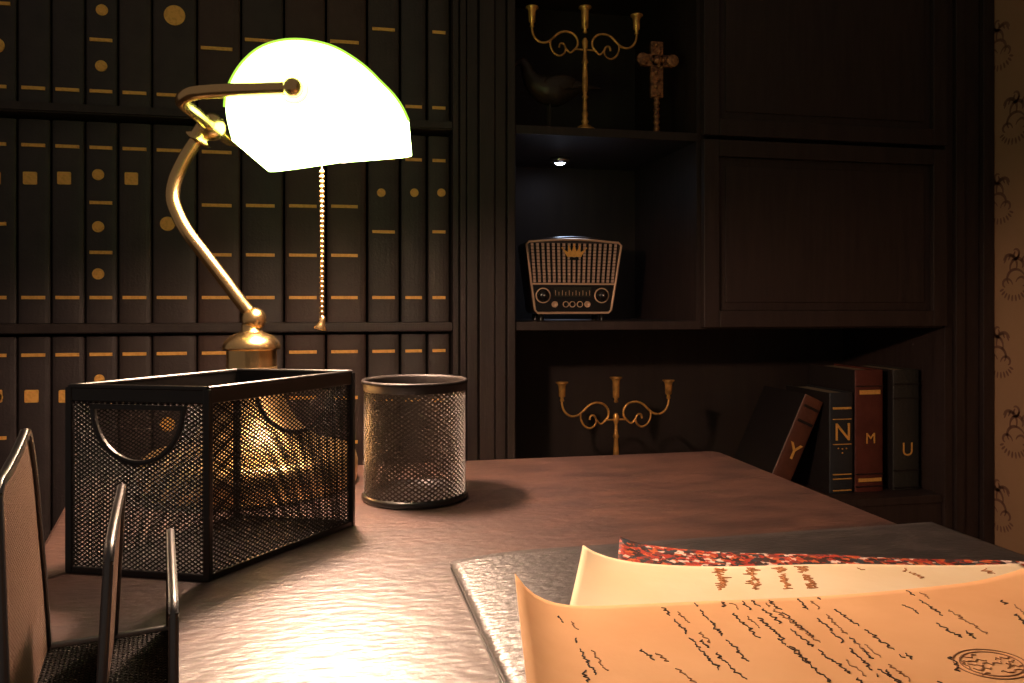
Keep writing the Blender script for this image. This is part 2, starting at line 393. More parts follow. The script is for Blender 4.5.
for row in (1,2,3):
    z0 = {1:S1,2:S2,3:S3}[row]
    for i in range(14):
        u0, u1 = edges[i]+1.2, edges[i+1]-1.2
        x0, x1 = PX(u0, YS), PX(u1, YS); w_ = u1-u0; uc = (u0+u1)/2
        des = DES[i]; bu0, bu1 = u0+4, u1-6
        hh = .338
        desc = {'circle':'with round gilt badge','square':'with square gilt badge' if row > 1 else 'with thin gold band',
                'circles':'with stacked round badges','disc':'with gold disc','bands':'with plain gold bands',
                'dot':'with small gilt dot' if row == 2 else 'with narrow gold bands'}[des]
        colr = {'spine_brown':'brown','spine_navy':'navy-black','spine_black':'charcoal'}[cms[i]]
        lab = '%s volume %s, %s on the %s bookcase shelf' % (colr, desc, ORD[i]+' from left', ROWN[row])
        bk, T = volume('book', x0, x1, z0+.0005, hh, YS-.003, .24, cms[i], lab, 'leather volumes in the bookcase')
        wb = min(24, w_-8) if i not in (7,8,9,10) else w_-12
        c0 = bu0; c1 = bu0+wb
        if i == 6: c1 = bu0+ (30 if row > 1 else 20)
        if row == 1:
            gbar(bk, c0, c1, vrow(uc, 88.5, 108.5))
            if des == 'circles': gbar(bk, c0, c1, 40.6); gdisc(bk,102.5,10.7,5.6,True); gdisc(bk,101.8,66.5,5.6,True)
            if i == 1: pass
            if i == 0: pass
            if i == 1: gbar(bk, -8, 11, 4); gdisc(bk, -3, 46, 7.5, True)
            if i == 6: gdisc(bk, 175, 16, 10.2)
            if i in (7,8,9,10): gbar(bk, c0-1, c1+1, vrow(uc,48.4,50) if i == 7 else vrow(uc, 41, 33+i))
            if i in (11,13): gbar(bk, c0, c1, 30 if i == 11 else 33)
            if i in (12,13): gdisc(bk, uc-2, -3.5, 4)
        elif row == 2:
            gbar(bk, c0, c1, vrow(uc,145.5,161)); gbar(bk, c0, c1, 297.6)
            if des == 'square': gsquare(bk, uc-3.0, 178.5 if i < 5 else 179)
            if des == 'circles':
                for v in (175,227,274): gdisc(bk, 98.8, v, 5.6, True)
                gbar(bk, c0, c1, 203); gbar(bk, c0, c1, 252.6)
            if des == 'disc': gdisc(bk, 168, 224, 7.2)
            if i == 1: gbar(bk, c0, c1, 224)
            if des == 'bands': gbar(bk, c0, c1, vrow(uc,204,207.5)); gbar(bk, c0, c1, vrow(uc,254,256))
            if des == 'dot':
                gdisc(bk, c0+9, 193, 4.6)
                if i != 12: gbar(bk, c0, c1, 232)
        else:
            gbar(bk, c0, c1, vrow(uc,355,350.5))
            if des == 'square': gsquare(bk, uc-1.5, 396)
            if des == 'circles': gdisc(bk, 100, 379, 4.8, True); gbar(bk, c0, c1, 405)
            if des == 'disc': gdisc(bk, 168, 424, 7.2)
            if i == 1: gdisc(bk, -2, 397, 5); gbar(bk, c0, c1, 438)
            if des == 'bands': gbar(bk, c0, c1, 397.5); gbar(bk, c0, c1, 442)
            if des == 'dot': gdisc(bk, c0+9, 380, 4.6); gbar(bk, c0, c1, 400)

# ================================================================== BOOKS in the lower right niche
YN = 1.455
def nb(u0, u1, vtop, cm, label, letter, lm, **k):
    x0, x1 = PX(u0, YN), PX(u1, YN); zt = PY((u0+u1)/2, vtop, YN).z
    return volume('book', x0, x1, S3+.0005, zt-S3, YN-.003, .17, cm, label, 'old lettered books in the lower niche', **k) + (x0, x1, zt)
GR = 'x'
def spine_bars(bk, T, x0, x1, zs, h, m='gold', inset=.12, name='gold_band'):
    wd = x1-x0
    for z in zs:
        g = MB(); y = YN-.0045
        P = [(x0+wd*inset,y,z-h),(x1-wd*inset,y,z-h),(x1-wd*inset,y+.005,z-h),(x0+wd*inset,y+.005,z-h)]
        P += [(p[0],p[1],z+h) for p in P]; g.hexa([T(p) for p in P]); g.build(name, m, bk)
def spine_letter(bk, T, ch, xc, z, size, bold=.0006):
    g = MB(); o = T((xc,YN-.0052,z)); xd = T((xc+1,YN-.0052,z))-o; zd = T((xc,YN-.0052,z+1))-o
    text_mesh(g, ch, o, xd, zd, size, .001, font_bold=bold); g.build('gilt_letter','gold',bk)
def zv(u, v): return PY(u, v, YN).z
bk,T,x0,x1,zt = nb(829.5,853,393,'book_blue','blue-black book with a framed gold letter N, beside the tall red-brown book','N','gold')
spine_bars(bk,T,x0,x1,[zv(841,408)],.0022); spine_bars(bk,T,x0,x1,[zv(841,419),zv(841,444)],.0008)
spine_bars(bk,T,x0,x1,[zv(841,474),zv(841,478.5)],.001); spine_bars(bk,T,x0,x1,[zv(841,490),zv(841,494)],.001)
spine_letter(bk,T,'N',(x0+x1)/2,zv(841,440),.052,.0)
g = MB()
for du, v in ((-4,448),(0,448.5),(4,448),(0,452.5)):
    p = PY(841+du, v, YN); g.sphere((p.x,YN-.005,p.z),.0016)
g.build('gilt_dots','gold',bk)
bk,T,x0,x1,zt = nb(855,883,370,'book_red','tall dark red book with faded gold letter M and two gold bands','M','gold')
spine_bars(bk,T,x0,x1,[zv(869,392)],.0045,inset=.14); spine_bars(bk,T,x0,x1,[zv(869,479.5)],.0035,inset=.1)
spine_bars(bk,T,x0,x1,[zv(869,473.5),zv(869,386),zv(869,486)],.0008,'band_dark',.02,'raised_band')
spine_letter(bk,T,'M',(x0+x1)/2,zv(869,443),.032,.0)
bk,T,x0,x1,zt = nb(893,919,370,'book_green','tall olive-black book with thin letter U, rightmost beside the cabinet upright','U','gold')
spine_bars(bk,T,x0,x1,[zv(906,384),zv(906,398),zv(906,470),zv(906,487)],.0012,'band_dark',.02,'raised_band')
spine_letter(bk,T,'U',(x0+x1)/2,zv(906,455),.040,-.0002)
# leaning book
tl = math.radians(25); x1l = PX(829.5,YN); hl = .205; wl = .046; YL = .018
xb = PX(829.5,YN) - hl*math.sin(tl) - wl - .002
pv = (xb+wl, YN, S3+.0005); YN += YL
bk,T = volume('book', xb, xb+wl, S3+.0005, hl, YN-.003, .17, 'book_tan', 'red-brown book with a gold letter Y leaning against its neighbour', 'old lettered books in the lower niche', tilt=tl, pivot=pv)
spine_letter(bk,T,'Y',xb+wl/2,S3+.070,.048,.0004)
spine_bars(bk,T,xb,xb+wl,[S3+hl-.022,S3+hl-.055],.0028,'band_dark',.12,'raised_band')

YN -= YL
# ================================================================== CANDELABRA
def candelabrum(u, zb, Yc, dr, label, s=1.0):
    x = PX(u, Yc); t = thing('candelabrum', (x,Yc,zb), label, 'candelabrum', 'gilded three-arm candelabra')
    def q(dx, dz, dy=0): return Vector((x+dx*s*.96, Yc+dy, zb+dz*s*1.04))
    b = MB()
    b.lathe([(0,0),(.022,0),(.022,.003),(.018,.006),(.012,.010),(.005,.014),(.0075,.019),(.0045,.024),(.006,.034),(.0042,.040),(.0042,.062),(.0062,.066),(.0036,.070),(.0055,.080),(.0058,.100),(.0040,.128),(.0065,.132),(.0045,.138),(.0035,.150),(.0032,.156),(.0052,.162),(.0060,.172),(.0030,.178)], q(0,0), n=20)
    b.build('stem','goldmetal',t)
    def cup(dx, z0, h, par):
        c = MB(); c.lathe([(.002,0),(.0045,.002),(.0030,.008),(.0065,.011),(.0072,h-.008),(.0085,h-.004),(.0125,h-.001),(.0120,h+.001),(.007,h),(.006,h-.012),(0,h-.012)], q(dx,z0), n=20)
        c.build('candle_cup','goldmetal',par)
    cup(0,.180,.050,t)
    for sg in (-1,1):
        a = MB()
        # scroll in profile (metres from the stem)
        pts = [(.024,.147),(.016,.156),(.016,.168),(.025,.178),(.040,.181),(.054,.177),(.066,.167),(.076,.160),(.088,.158),(.098,.162),(.105,.170),(.108,.180),(.108,.186)]
        a.tube(smooth_path([q(sg*px,pz) for px,pz in pts],6),.0023,8)
        pts = [(.024,.147),(.031,.143),(.038,.149),(.043,.156)]
        a.tube(smooth_path([q(sg*px,pz) for px,pz in pts],5),.0018,8)
        pts = [(.070,.165),(.071,.154),(.065,.142),(.053,.136),(.043,.141),(.040,.150),(.044,.158),(.051,.158),(.053,.151)]
        a.tube(smooth_path([q(sg*px,pz) for px,pz in pts],6),.0020,8)
        a.tube([q(sg*.004,.150),q(sg*.020,.150)],.0018,8)
        arm = a.build('arm','goldmetal',t)
        c = MB()
        cup(sg*.108,.184,.038,t)
    return t
candelabrum(585, S1, 1.432, 0, 'gilded three-arm candelabrum on the top niche shelf in front of the dark bird figurine', 1.0)
candelabrum(616, S3, 1.465, 0, 'gilded three-arm candelabrum in the lower niche, its stem rising behind the desk', 1.06)

# ================================================================== CROSS, BIRD
Yc = 1.435; x = PX(656.5, Yc); D_ = PY(656, 60, Yc)
cz = lambda v: PY(656, v, Yc).z
t = thing('standing_cross', (x,Yc,S1), 'ornate bronze cross on a short ribbed stem, right of the upper candelabrum', 'cross')
px = 1.50/F
b = MB(); z1, z2 = cz(98), cz(42)
b.box((x-6.6*px,Yc-.005,z1),(x+6.6*px,Yc+.005,z2)); b.box((x-17*px,Yc-.005,cz(67)),(x+17.5*px,Yc+.005,cz(55)))
for sx in (-1,1):
    b.lathe([(0,0),(6.5*px,0),(6.5*px,.006),(0,.008)], (x+sx*16*px, Yc-.004, cz(61)), n=12, axis=(0,-1,0), smooth=False)
b.build('cross_body','crossmetal',t,bevel=.002)
b = MB()
for k in range(8):
    b.sphere((x+(-1)**k*.003, Yc-.006, z1+(z2-z1)*(k+.5)/8), .0042, sc=(1,.7,1), n=10)
b.sphere((x,Yc-.007,cz(61)),.009,sc=(1,.6,1))
for k in (-2,-1,1,2): b.sphere((x+k*6*px,Yc-.006,cz(61)),.0045,sc=(1,.7,1),n=10)
b.build('relief','crossmetal',t)
b = MB(); prof = []; hst = z1-S1
for k in range(25):
    prof.append((.0048+(.0018 if k % 4 < 2 else 0), hst*k/24))
b.lathe([(0,0),(.016,0),(.016,.004),(.008,.006)]+prof[3:]+[(0,hst)], (x,Yc,S1), n=16); b.build('stem','crossmetal',t)

Yb = 1.50; x = PX(549, Yb)
t = thing('bird_figurine', (x,Yb,S1), 'dark metal bird figurine with a long tail behind the upper candelabrum', 'figurine')
bz = lambda v: PY(549, v, Yb).z; P_ = lambda u, v, dy=0: Vector((PX(u,Yb),Yb+dy,PY(549,v,Yb).z))
b = MB()
path = [P_(512.5,71),P_(516,66),P_(521,64),P_(526,68),P_(529,76),P_(535,84),P_(545,89),P_(556,91),P_(568,89),P_(580,86.5),P_(592,85.5),P_(600,86)]
rad = [.001,.004,.010,.0115,.014,.022,.030,.031,.021,.010,.005,.002]
sp = smooth_path(path, 5); rs = []
for i in range(len(sp)):
    k = i/5; a = int(min(k, len(rad)-2)); rs.append(rad[a]+(rad[a+1]-rad[a])*(k-a))
b.tube(sp, rs, 16); b.build('body','birdmetal',t)
for sg in (-1,1):
    b = MB(); R = Matrix.Rotation(-.15, 3, 'Y')
    b.sphere(P_(556,86,sg*.024), .03, sc=(1.15,.22,.55), ax=R)
    for k in range(4):
        b.sphere(P_(562+3*k,84+1.5*k,sg*.022), .022, sc=(1.2,.2,.22), ax=R)
    b.build('wing','birdmetal',t)
b = MB()
for sg in (-1,1):
    b.tube([P_(549,100,sg*.008), P_(549,104,sg*.008)*1-Z*(P_(549,104).z-S1-.005)], .0022, 8)
b.build('legs','birdmetal',t)
b = MB(); b.lathe([(0,0),(.03,0),(.03,.005),(.012,.008),(0,.009)], (x,Yb,S1), n=24); b.build('stand','birdmetal',t)

# ================================================================== RADIO
YR = 1.50
def R_(u, v, dy=0): p = PY(u, v, YR); return Vector((p.x, YR+dy, p.z))
pc = R_(573,277); rp = 1.537/F
xl_t, xr_t, xl_b, xr_b = R_(525,250).x, R_(622,250).x, R_(533.5,310).x, R_(612,310).x
zT, zB = R_(573,238).z, R_(573,314).z
t = thing('radio', (pc.x, YR+.03, S2), 'retro table radio with ribbed grille and gold crown emblem on the niche shelf', 'radio')
def trap(ins, top_arc=.006):
    L = [Vector((xl_b+ins+.006,0,zB+ins)), Vector((xr_b-ins-.006,0,zB+ins)), Vector((xr_b-ins,0,zB+ins+.006)),
         Vector((xr_t-ins,0,zT-.014)), Vector((xr_t-ins-.006,0,zT-.007-ins*.6))]
    n = 8
    for k in range(1, n):
        f_ = k/n; L.append(Vector((xr_t-ins-.006+(xl_t-xr_t+2*ins+.012)*f_, 0, zT-.007-ins+top_arc*math.sin(PI*f_))))
    L += [Vector((xl_t+ins+.006,0,zT-.007-ins*.6)), Vector((xl_t+ins,0,zT-.014)), Vector((xl_b+ins,0,zB+ins+.006))]
    return L
L = trap(0,.011); b = MB(); b.prism([p+Vector((0,YR,0)) for p in L], (0,.075,0)); b.build('case','radio_case',t,bevel=.005)
b = MB(); loop = [p+Vector((0,YR-.002,0)) for p in trap(.0022)]; b.tube(loop,.0024,8,closed=True)
zm = R_(573,284).z; b.bar((R_(530.5,284).x,YR-.002,zm),(R_(615,284).x,YR-.002,zm),.004,.003); b.build('trim','radio_trim',t)
# grille: dark backing and vertical ribs with cross wires
b = MB(); fr = lambda z: (z-zB)/(zT-zB)
def xs_at(z, ins): return (xl_b+(xl_t-xl_b)*fr(z)+ins, xr_b+(xr_t-xr_b)*fr(z)-ins)
za, zc_ = zm+.003, zT-.011
a0, a1 = xs_at(za,.004); c0, c1 = xs_at(zc_,.007)
b.hexa([(a0,YR-.0012,za),(a1,YR-.0012,za),(a1,YR,za),(a0,YR,za),(c0,YR-.0012,zc_),(c1,YR-.0012,zc_),(c1,YR,zc_),(c0,YR,zc_)], 1)
n = 17
for k in range(n):
    f_ = (k+.5)/n
    b.bar((a0+(a1-a0)*f_,YR-.002,za),(c0+(c1-c0)*f_,YR-.002,zc_),.0052,.0022,up=Vector((0,1,0)))
for k in range(1,12):
    z = za+(zc_-za)*k/12; q0, q1 = xs_at(z,.006); b.box((q0,YR-.0036,z-.0005),(q1,YR-.0015,z+.0005),1)
b.build('grille',['radio_grille','radio_panel'],t)
b = MB(); z0_, z1_ = zB+.005, zm-.003; a0, a1 = xs_at(z0_,.005); c0, c1 = xs_at(z1_,.005)
b.hexa([(a0,YR-.001,z0_),(a1,YR-.001,z0_),(a1,YR,z0_),(a0,YR,z0_),(c0,YR-.001,z1_),(c1,YR-.001,z1_),(c1,YR,z1_),(c0,YR,z1_)])
pn = b.build('control_panel','radio_panel',t)
p0, p1 = R_(553.5,287), R_(591,297)
b = MB(); b.box((p0.x,YR-.002,p1.z),(p1.x,YR-.001,p0.z)); 
for k in range(11):
    xx = p0.x+(p1.x-p0.x)*(k+.5)/11; b.box((xx-.0004,YR-.0026,p1.z+.003),(xx+.0004,YR-.002,p1.z+(.010 if k % 2 else .013)),1)
b.build('tuning_dial',['felt','radio_trim'],pn)
for uu in (543,601.5):
    p = R_(uu,295.5); b = MB(); b.lathe([(.0155,0),(.0155,.002),(.0135,.003),(.0130,.0015)],(p.x,YR,p.z),n=32,axis=(0,-1,0)); b.build('knob_ring','radio_trim',t)
    b = MB(); b.lathe([(.0105,0),(.010,.010),(.008,.012),(0,.0122)],(p.x,YR-.001,p.z),n=28,axis=(0,-1,0)); k_ = b.build('knob','radio_panel',t)
    b = MB(); b.lathe([(.0032,0),(.003,.001),(0,.0012)],(p.x,YR-.0128,p.z),n=16,axis=(0,-1,0)); b.build('knob_cap','chrome',k_)
for uu in (554.5,565.5,572,579.5,587):
    p = R_(uu,304.3); b = MB(); b.lathe([(.0062,0),(.0062,.003),(.0050,.0036),(.0046,.0025)],(p.x,YR-.001,p.z),n=20,axis=(0,-1,0)); b.lathe([(.0046,.0025),(.0046,.0022),(0,.0022)],(p.x,YR-.001,p.z),n=20,mi=1,axis=(0,-1,0)); b.build('button',['radio_trim','radio_trim' if uu in (554.5,587) else 'radio_panel'],t)
b = MB(); p = R_(573.5,257)      # crown emblem
cw_ = .020
pts = [(-.62,0),(.62,0),(.72,.22),(1.1,.95),(.58,.52),(.50,1.15),(.22,.58),(0,1.35),(-.22,.58),(-.50,1.15),(-.58,.52),(-1.1,.95),(-.72,.22)]
tri = [Vector((p.x+a*.0225,YR-.0065,p.z+c*.0175)) for a, c in pts]
b.prism(tri, (0,.003,0)); 
for a, c in ((-1.1,1.0),(-.5,1.2),(0,1.4),(.5,1.2),(1.1,1.0)): b.sphere((p.x+a*.0225,YR-.006,p.z+c*.0175),.0018,n=8)
b.build('crown_emblem','gold',t)
b = MB(); b.box((p.x-.009,YR-.0055,p.z-.0065),(p.x+.009,YR-.003,p.z-.001)); b.build('badge_plate','radio_panel',t)
for xx in (xl_b+.018, xr_b-.018):
    for dy in (.012,.062):
        b = MB(); b.lathe([(.006,0),(.0065,zB-S2),(0,zB-S2)],(xx,YR+dy,S2),n=16); b.build('foot','black',t)

# niche spot
xs_ = PX(560,1.62)
t = thing('puck_light', (xs_,1.62,S1-TB-.012), 'small lit spotlight fixed under the niche ceiling above the radio', 'spotlight')
b = MB(); b.lathe([(0,.012),(.022,.012),(.022,.004),(.016,0),(.012,.002),(0,.002)],(xs_,1.62,S1-TB-.012),n=28); b.build('housing','chrome',t)
b = MB(); b.lathe([(.011,0),(.007,-.0035),(0,-.004)],(xs_,1.62,S1-TB-.010),n=20); b.build('lens','led',t)
ld = bpy.data.lights.new('puck_spot','SPOT'); ld.energy = SPOT_W; ld.color = (.55,.72,1.0); ld.spot_size = .66; ld.spot_blend = .6; ld.shadow_soft_size = .008
lo = bpy.data.objects.new('puck_spot', ld); COL.objects.link(lo); lo.location = (xs_,1.62,S1-TB-.02)
lo.rotation_euler = (math.radians(-20),0,0); lo.parent = None

# ================================================================== DESK
DZ = .75
c_fr = PZ(714,450.5,DZ); c_fr2 = PZ(862,503,DZ)
yfar = c_fr.y
dk = thing('desk', (0,.45,0), 'worn reddish-brown wooden desk carrying the lamp, papers and mesh holders', 'desk')
pl1 = PZ(57,518,DZ); pl2 = PZ(44,541,DZ); dl = (pl2-pl1).normalized()
tfl = (yfar-pl1.y)/dl.y; far_left = pl1+dl*tfl; near_left = pl1+dl*(.30)
rx = c_fr.x+.004
poly = [(rx,yfar),(far_left.x,yfar),(near_left.x,near_left.y),(near_left.x+.02,-.05),(rx,-.05)]
# rounded corner at far right
def roundpoly(poly, r):
    out = []
    N = len(poly)
    for i in range(N):
        p = Vector(poly[i]); a = (Vector(poly[i-1])-p).normalized(); c = (Vector(poly[(i+1)%N])-p).normalized()
        for k in range(7):
            f_ = k/6; out.append(p + a*r*(1-f_)**2 + c*r*f_**2)
    return out
rp_ = roundpoly(poly, .018)
b = MB(); b.prism([(p.x,p.y,DZ-.032) for p in rp_], (0,0,.032)); b.build('desktop','desk',dk,bevel=.003)
b = MB(); xa, xb_ = far_left.x+.16, rx-.05
b.box((xa,yfar-.07,.60),(xb_,yfar-.05,DZ-.032)); b.box((xb_-.02,.0,.60),(xb_,yfar-.05,DZ-.032)); b.box((xa,.0,.60),(xa+.02,yfar-.05,DZ-.032)); b.box((xa,0,.60),(xb_,.02,DZ-.032))
b.build('apron','case',dk)
for lx in (xa-.005,xb_-.045):
    for ly in (-.005,yfar-.095):
        b = MB(); b.box((lx,ly,0),(lx+.05,ly+.05,DZ-.032)); b.build('leg','case',dk,bevel=.003)

# ================================================================== LAMP
LEN = .162; DL = .72; zp = .1615+CAMZ
ax = (W(-.1115,1,0)-W(0,0,0)); ax = Vector((ax.x,ax.y,0)).normalized()      # shade axis, near -> far
bx_ = Vector((ax.y,-ax.x,0))                                             # to the right
BASE = W(-.247,.74,DZ); 
lp = thing('desk_lamp', BASE, "lit brass banker's desk lamp with a glowing green glass shade", 'lamp')
b = MB()
prof = [(0,0),(.094,0),(.098,.003),(.099,.020),(.0965,.029),(.090,.033),(.078,.036),(.062,.042),(.048,.052),(.036,.068),(.029,.084),(.0245,.100),(.0230,.112)]
b.lathe(prof, BASE, n=72); b.build('base','brassbase',lp)
b = MB(); zc = BASE.z
b.lathe([(.0230,.112),(.0228,.120),(.0228,.1285)], BASE, n=48)
b.lathe([(.0228,.1275),(.0262,.128),(.0266,.1305),(.0245,.136),(.0195,.1410),(.0120,.1440),(.0095,.146),(.0095,.151),(.0080,.153),(0,.153)], BASE, n=48)
b.build('post','brass',lp)
# ball joint and curved stem (in a plane near DL)
ball = PD(254,319,.74); b = MB(); b.sphere(ball,.0115,n=24); b.tube([BASE+Vector((0,0,.15)),ball],.006,12); b.build('ball_joint','brass',lp)
def at(u, v, D): return PD(u, v, D)
stem = [at(254,317,.74),at(244,306,.738),at(225,281,.733),at(205,255,.727),at(188,233,.722),at(178,215,.72),at(172.5,198,.72),at(175,180,.72),at(184,160,.72),at(194,144,.72),at(203,131,.72)]
b = MB(); b.tube(smooth_path(stem,8),.0062,18); b.build('stem','brass',lp)
jd = (stem[-1]-stem[-2]).normalized(); jt = stem[-1]
b = MB(); b.lathe([(.0066,-.012),(.0105,-.011),(.0125,-.009),(.0085,-.006),(.0085,.004),(.0060,.006)],jt,n=28,axis=jd); col = b.build('collar','brass',lp)
hub = at(212,127,.72); b = MB(); b.sphere(hub,.0125,sc=(1,1,1),n=24); b.tube([jt,hub],.0075,14); b.build('swivel_knob','brass',lp)
# yoke: cross bar along the axis, bending into the two arms that reach the shade ends
LH = .10
capc = at(293,88,.612); side = hub-ax*0.0
near0 = hub-ax*(LH-.004); zc_arm = capc.z
def yoke(sign, end):
    LH = .10 if sign < 0 else .072
    p0 = hub + Vector((0,0,0)); 
    e = p0 + ax*sign*(LH-.012)
    e2 = p0 + ax*sign*(LH+.006) + bx_*.010 + Z*(.002)
    e3 = p0 + ax*sign*(LH+.010) + bx_*.030 + Z*(.004)
    pts = [p0, p0+ax*sign*LH*.5, e, e2, e3, (e3+end)/2, end]
    b = MB(); b.tube(smooth_path(pts,8),.0055 if sign < 0 else .005,16); return b.build('yoke_arm','brass',lp)
yoke(-1, capc)
far_end = capc + ax*(LEN+.020)
yoke(1, far_end)
for p_, sg in ((capc,-1),(far_end,1)):
    b = MB(); b.sphere(p_,.0085,n=20); b.lathe([(.010,0),(.0115,.004),(.009,.008)],p_,n=24,axis=-ax*sg); b.build('pivot_knob','brass',lp)
# shade
NEAR = PD(318,110,.622)
pr = [(232,140),(228,124),(226,108),(228,92),(234,77),(243,63),(255,51),(268,43.5),(284,39),(301,38),(318,40),(334,44.5),(350,53),(366,64.5),(380,78),(393,91),(402,104),(408,117)]
kpx = .622/F
prof = [Vector(((u-318)*kpx, (110-v)*kpx)) for u, v in pr]
# make it smoother
pp = smooth_path([Vector((p.x,p.y,0)) for p in prof],3); prof = [Vector((p.x,p.y)) for p in pp]
cen = Vector((0,-.012))
def loop3(s, k, off=0):      # ring at axial distance s, profile scaled k about the cap centre (arc part only)
    out = []
    for p in prof:
        q = cen+(p-cen)*k
        q.y = max(q.y, p.y) if False else q.y
        out.append(NEAR + ax*s + bx_*q.x + Z*q.y)
    return out
def shell(mb, mi, k0, flip, inset):
    rings = []
    prof_s = [(inset+.004-.0,k0*.985),(inset+.010,k0),(LEN*.25,k0*1.0),(LEN*.5,k0*1.0),(LEN*.75,k0*1.0),(LEN-inset-.010,k0),(LEN-inset-.004,k0*.985)]
    for s_, k in prof_s: rings.append(loop3(s_, k))
    n = len(prof); vs = [q for r in rings for q in r]; fs = []
    for i in range(len(rings)-1):
        for j in range(n-1): fs.append((i*n+j, i*n+j+1, (i+1)*n+j+1, (i+1)*n+j))
    mb.add(vs, fs, mi, True)
    for e, ri, sg in ((inset,0,-1),(LEN-inset,len(rings)-1,1)):
        # cap: rings shrinking to centre with a slight bulge
        cr = [rings[ri]]; 
        for kk, bul in ((.93,.0),(.75,-.002),(.5,-.0035),(.25,-.004)):
            r = []
            for p in prof:
                q = cen+(p-cen)*(k0*.985*kk)
                # keep the lower rim straight: squeeze only towards centre along the rim line
                r.append(NEAR + ax*(e+ (-bul if sg > 0 else bul)) + bx_*q.x + Z*q.y)
            cr.append(r)
        vs = [q for r in cr for q in r]; fs = []
        for i in range(len(cr)-1):
            for j in range(n-1): fs.append((i*n+j, i*n+j+1, (i+1)*n+j+1, (i+1)*n+j))
        c0_ = NEAR+ax*(e+(.004 if sg > 0 else -.004))+bx_*cen.x+Z*cen.y
        vs.append(c0_); ci = len(vs)-1; base = (len(cr)-1)*n
        for j in range(n-1): fs.append((base+j, base+j+1, ci))
        mb.add(vs, fs, mi, True)
    return rings
b = MB(); rings = shell(b, 0, 1.0, False, 0.0)
b.build('lamp_shade','shade_out',lp,solid=.0)
b = MB(); shell(b, 0, .955, True, .006); sl = b.build('shade_lining','shade_in',lp); sl['label'] = 'white inner glass of the shade'
# glass edge bead around caps and lower rim
b = MB()
for s_ in (.004,): b.tube(loop3(s_,.995)[6:],.0011,8)
b.build('shade_edge','shade_rim',lp)
# bulb
bc_ = NEAR + ax*(LEN*.42) + bx_*.004 + Z*(-.002)
b = MB(); b.sphere(bc_,.016,sc=(1,1,1),n=24); 
R = Matrix((bx_, ax, Z)).transposed()
b = MB(); b.sphere(bc_,.014,sc=(1,2.6,1),n=24,ax=R); b.build('bulb','bulb',lp)
b = MB(); b.lathe([(.011,0),(.013,.01),(.013,.05),(0,.05)],bc_+ax*.034,n=20,axis=ax); b.build('socket','porcelain_glow',lp)
# pull chain
pcn = PD(322,322,.715); b = MB(); ztop = 1.046; k = 0; z = pcn.z+.004
while z < ztop:
    b.sphere((pcn.x,pcn.y,z),.0025,n=8); z += .0046
b.tube([(pcn.x,pcn.y,pcn.z+.004),(pcn.x,pcn.y,bc_.z-.004)],.0006,6)
ch = b.build('pull_chain','brass',lp)
b = MB(); b.lathe([(0,.006),(.002,.005),(.0028,.001),(.0035,-.002),(.0062,-.006),(.0058,-.0072),(0,-.0065)],pcn,n=20,axis=Vector((.25,0,1))); b.build('chain_pull','brass',ch)

# ================================================================== MESH ORGANISER (rectangular)
def PZl(u, v): return PZ(u, v, DZ+.0005)
pF, pL, pR, pB = PZl(208,580), PZl(67,574), PZl(351,527), PZl(237,519)
# regularise to a rectangle from the front corner
e1 = (pL-pF); e2 = (pR-pF); L1 = ((pL-pF).length+(pB-pR).length)/2; L2 = ((pR-pF).length+(pB-pL).length)/2
e2 = ((pR-pF)+(pB-pL)); e2.normalize(); e1 = (pL-pF)+(pB-pR); e1.normalize(); HT = .118
O = pF.copy(); O.z = DZ
def C(a, c, z): return O + e1*a + e2*c + Z*z
t = thing('desk_organizer', C(L1/2,L2/2,0), 'rectangular black wire-mesh organizer with half-moon finger cut-outs, in front of the lamp', 'desk organizer')
rb = .0042
def frame_bars(mb, z0=0.0):
    cs = [(0,0),(L1,0),(L1,L2),(0,L2)]
    for i in range(4):
        a, c = cs[i], cs[(i+1)%4]
        mb.bar(C(*a,HT-.0045),C(*c,HT-.0045),.0035,.009); mb.bar(C(*a,.002),C(*c,.002),.0035,.004)
        mb.tube([C(*a,HT),C(*c,HT)],.0021,8)
        mb.bar(C(*a,.0),C(*a,HT),.0046,.0046,up=e1)
b = MB(); frame_bars(b); b.build('frame','black',t,bevel=.0006)
RC = .0315; cen_z = HT-.013
def hole(A):
    # half-moon hole, flat top at cen_z
    return lambda a, z: not (z < cen_z+.0005 and ((a-A/2)**2/(RC**2) + (z-cen_z)**2/((RC*1.08)**2)) < 1.02 and z <= cen_z) 
n1 = Vector((-e1.y,e1.x,0)); n2 = Vector((-e2.y,e2.x,0))
panels = [((0,0),e1,L1,True,n1),((0,L2),e1,L1,True,n1),((0,0),e2,L2,False,n2),((L1,0),e2,L2,False,n2)]
for (a0,c0),dr,LN,hl_,nn in panels:
    b = MB(); o = C(a0,c0,0)
    keep = hole(LN) if hl_ else (lambda a, z: True)
    weave(b, lambda a, z: o+dr*a+Z*(z+.003), lambda a, z: nn, LN, HT-.010, lambda a, z: keep(a, z+.003), cw=.0042, ch=.0028, w=.0009, t=.0003)
    p = b.build('mesh_panel','wire',t,fix=False)
    if hl_:
        h = MB(); arc = [o+dr*(LN/2+RC*math.cos(PI+PI*k/24))+Z*(cen_z+RC*1.08*math.sin(PI+PI*k/24)) for k in range(25)]
        h.tube(arc,.0016,8)
        for k in range(24):
            h.bar(arc[k],arc[k+1],.0022,.0030,up=(arc[k]-(o+dr*LN/2+Z*cen_z)))
        h.bar(o+dr*(LN/2-RC-.002)+Z*(cen_z+.001),o+dr*(LN/2+RC+.002)+Z*(cen_z+.001),.003,.003)
        h.build('cutout_rim','black',p)
b = MB(); weave(b, lambda a, c: C(a,c,.0022), lambda a, c: Z, L1, L2, cw=.0042, ch=.0028, w=.0009, t=.0003); b.build('mesh_floor','wire',t,fix=False)

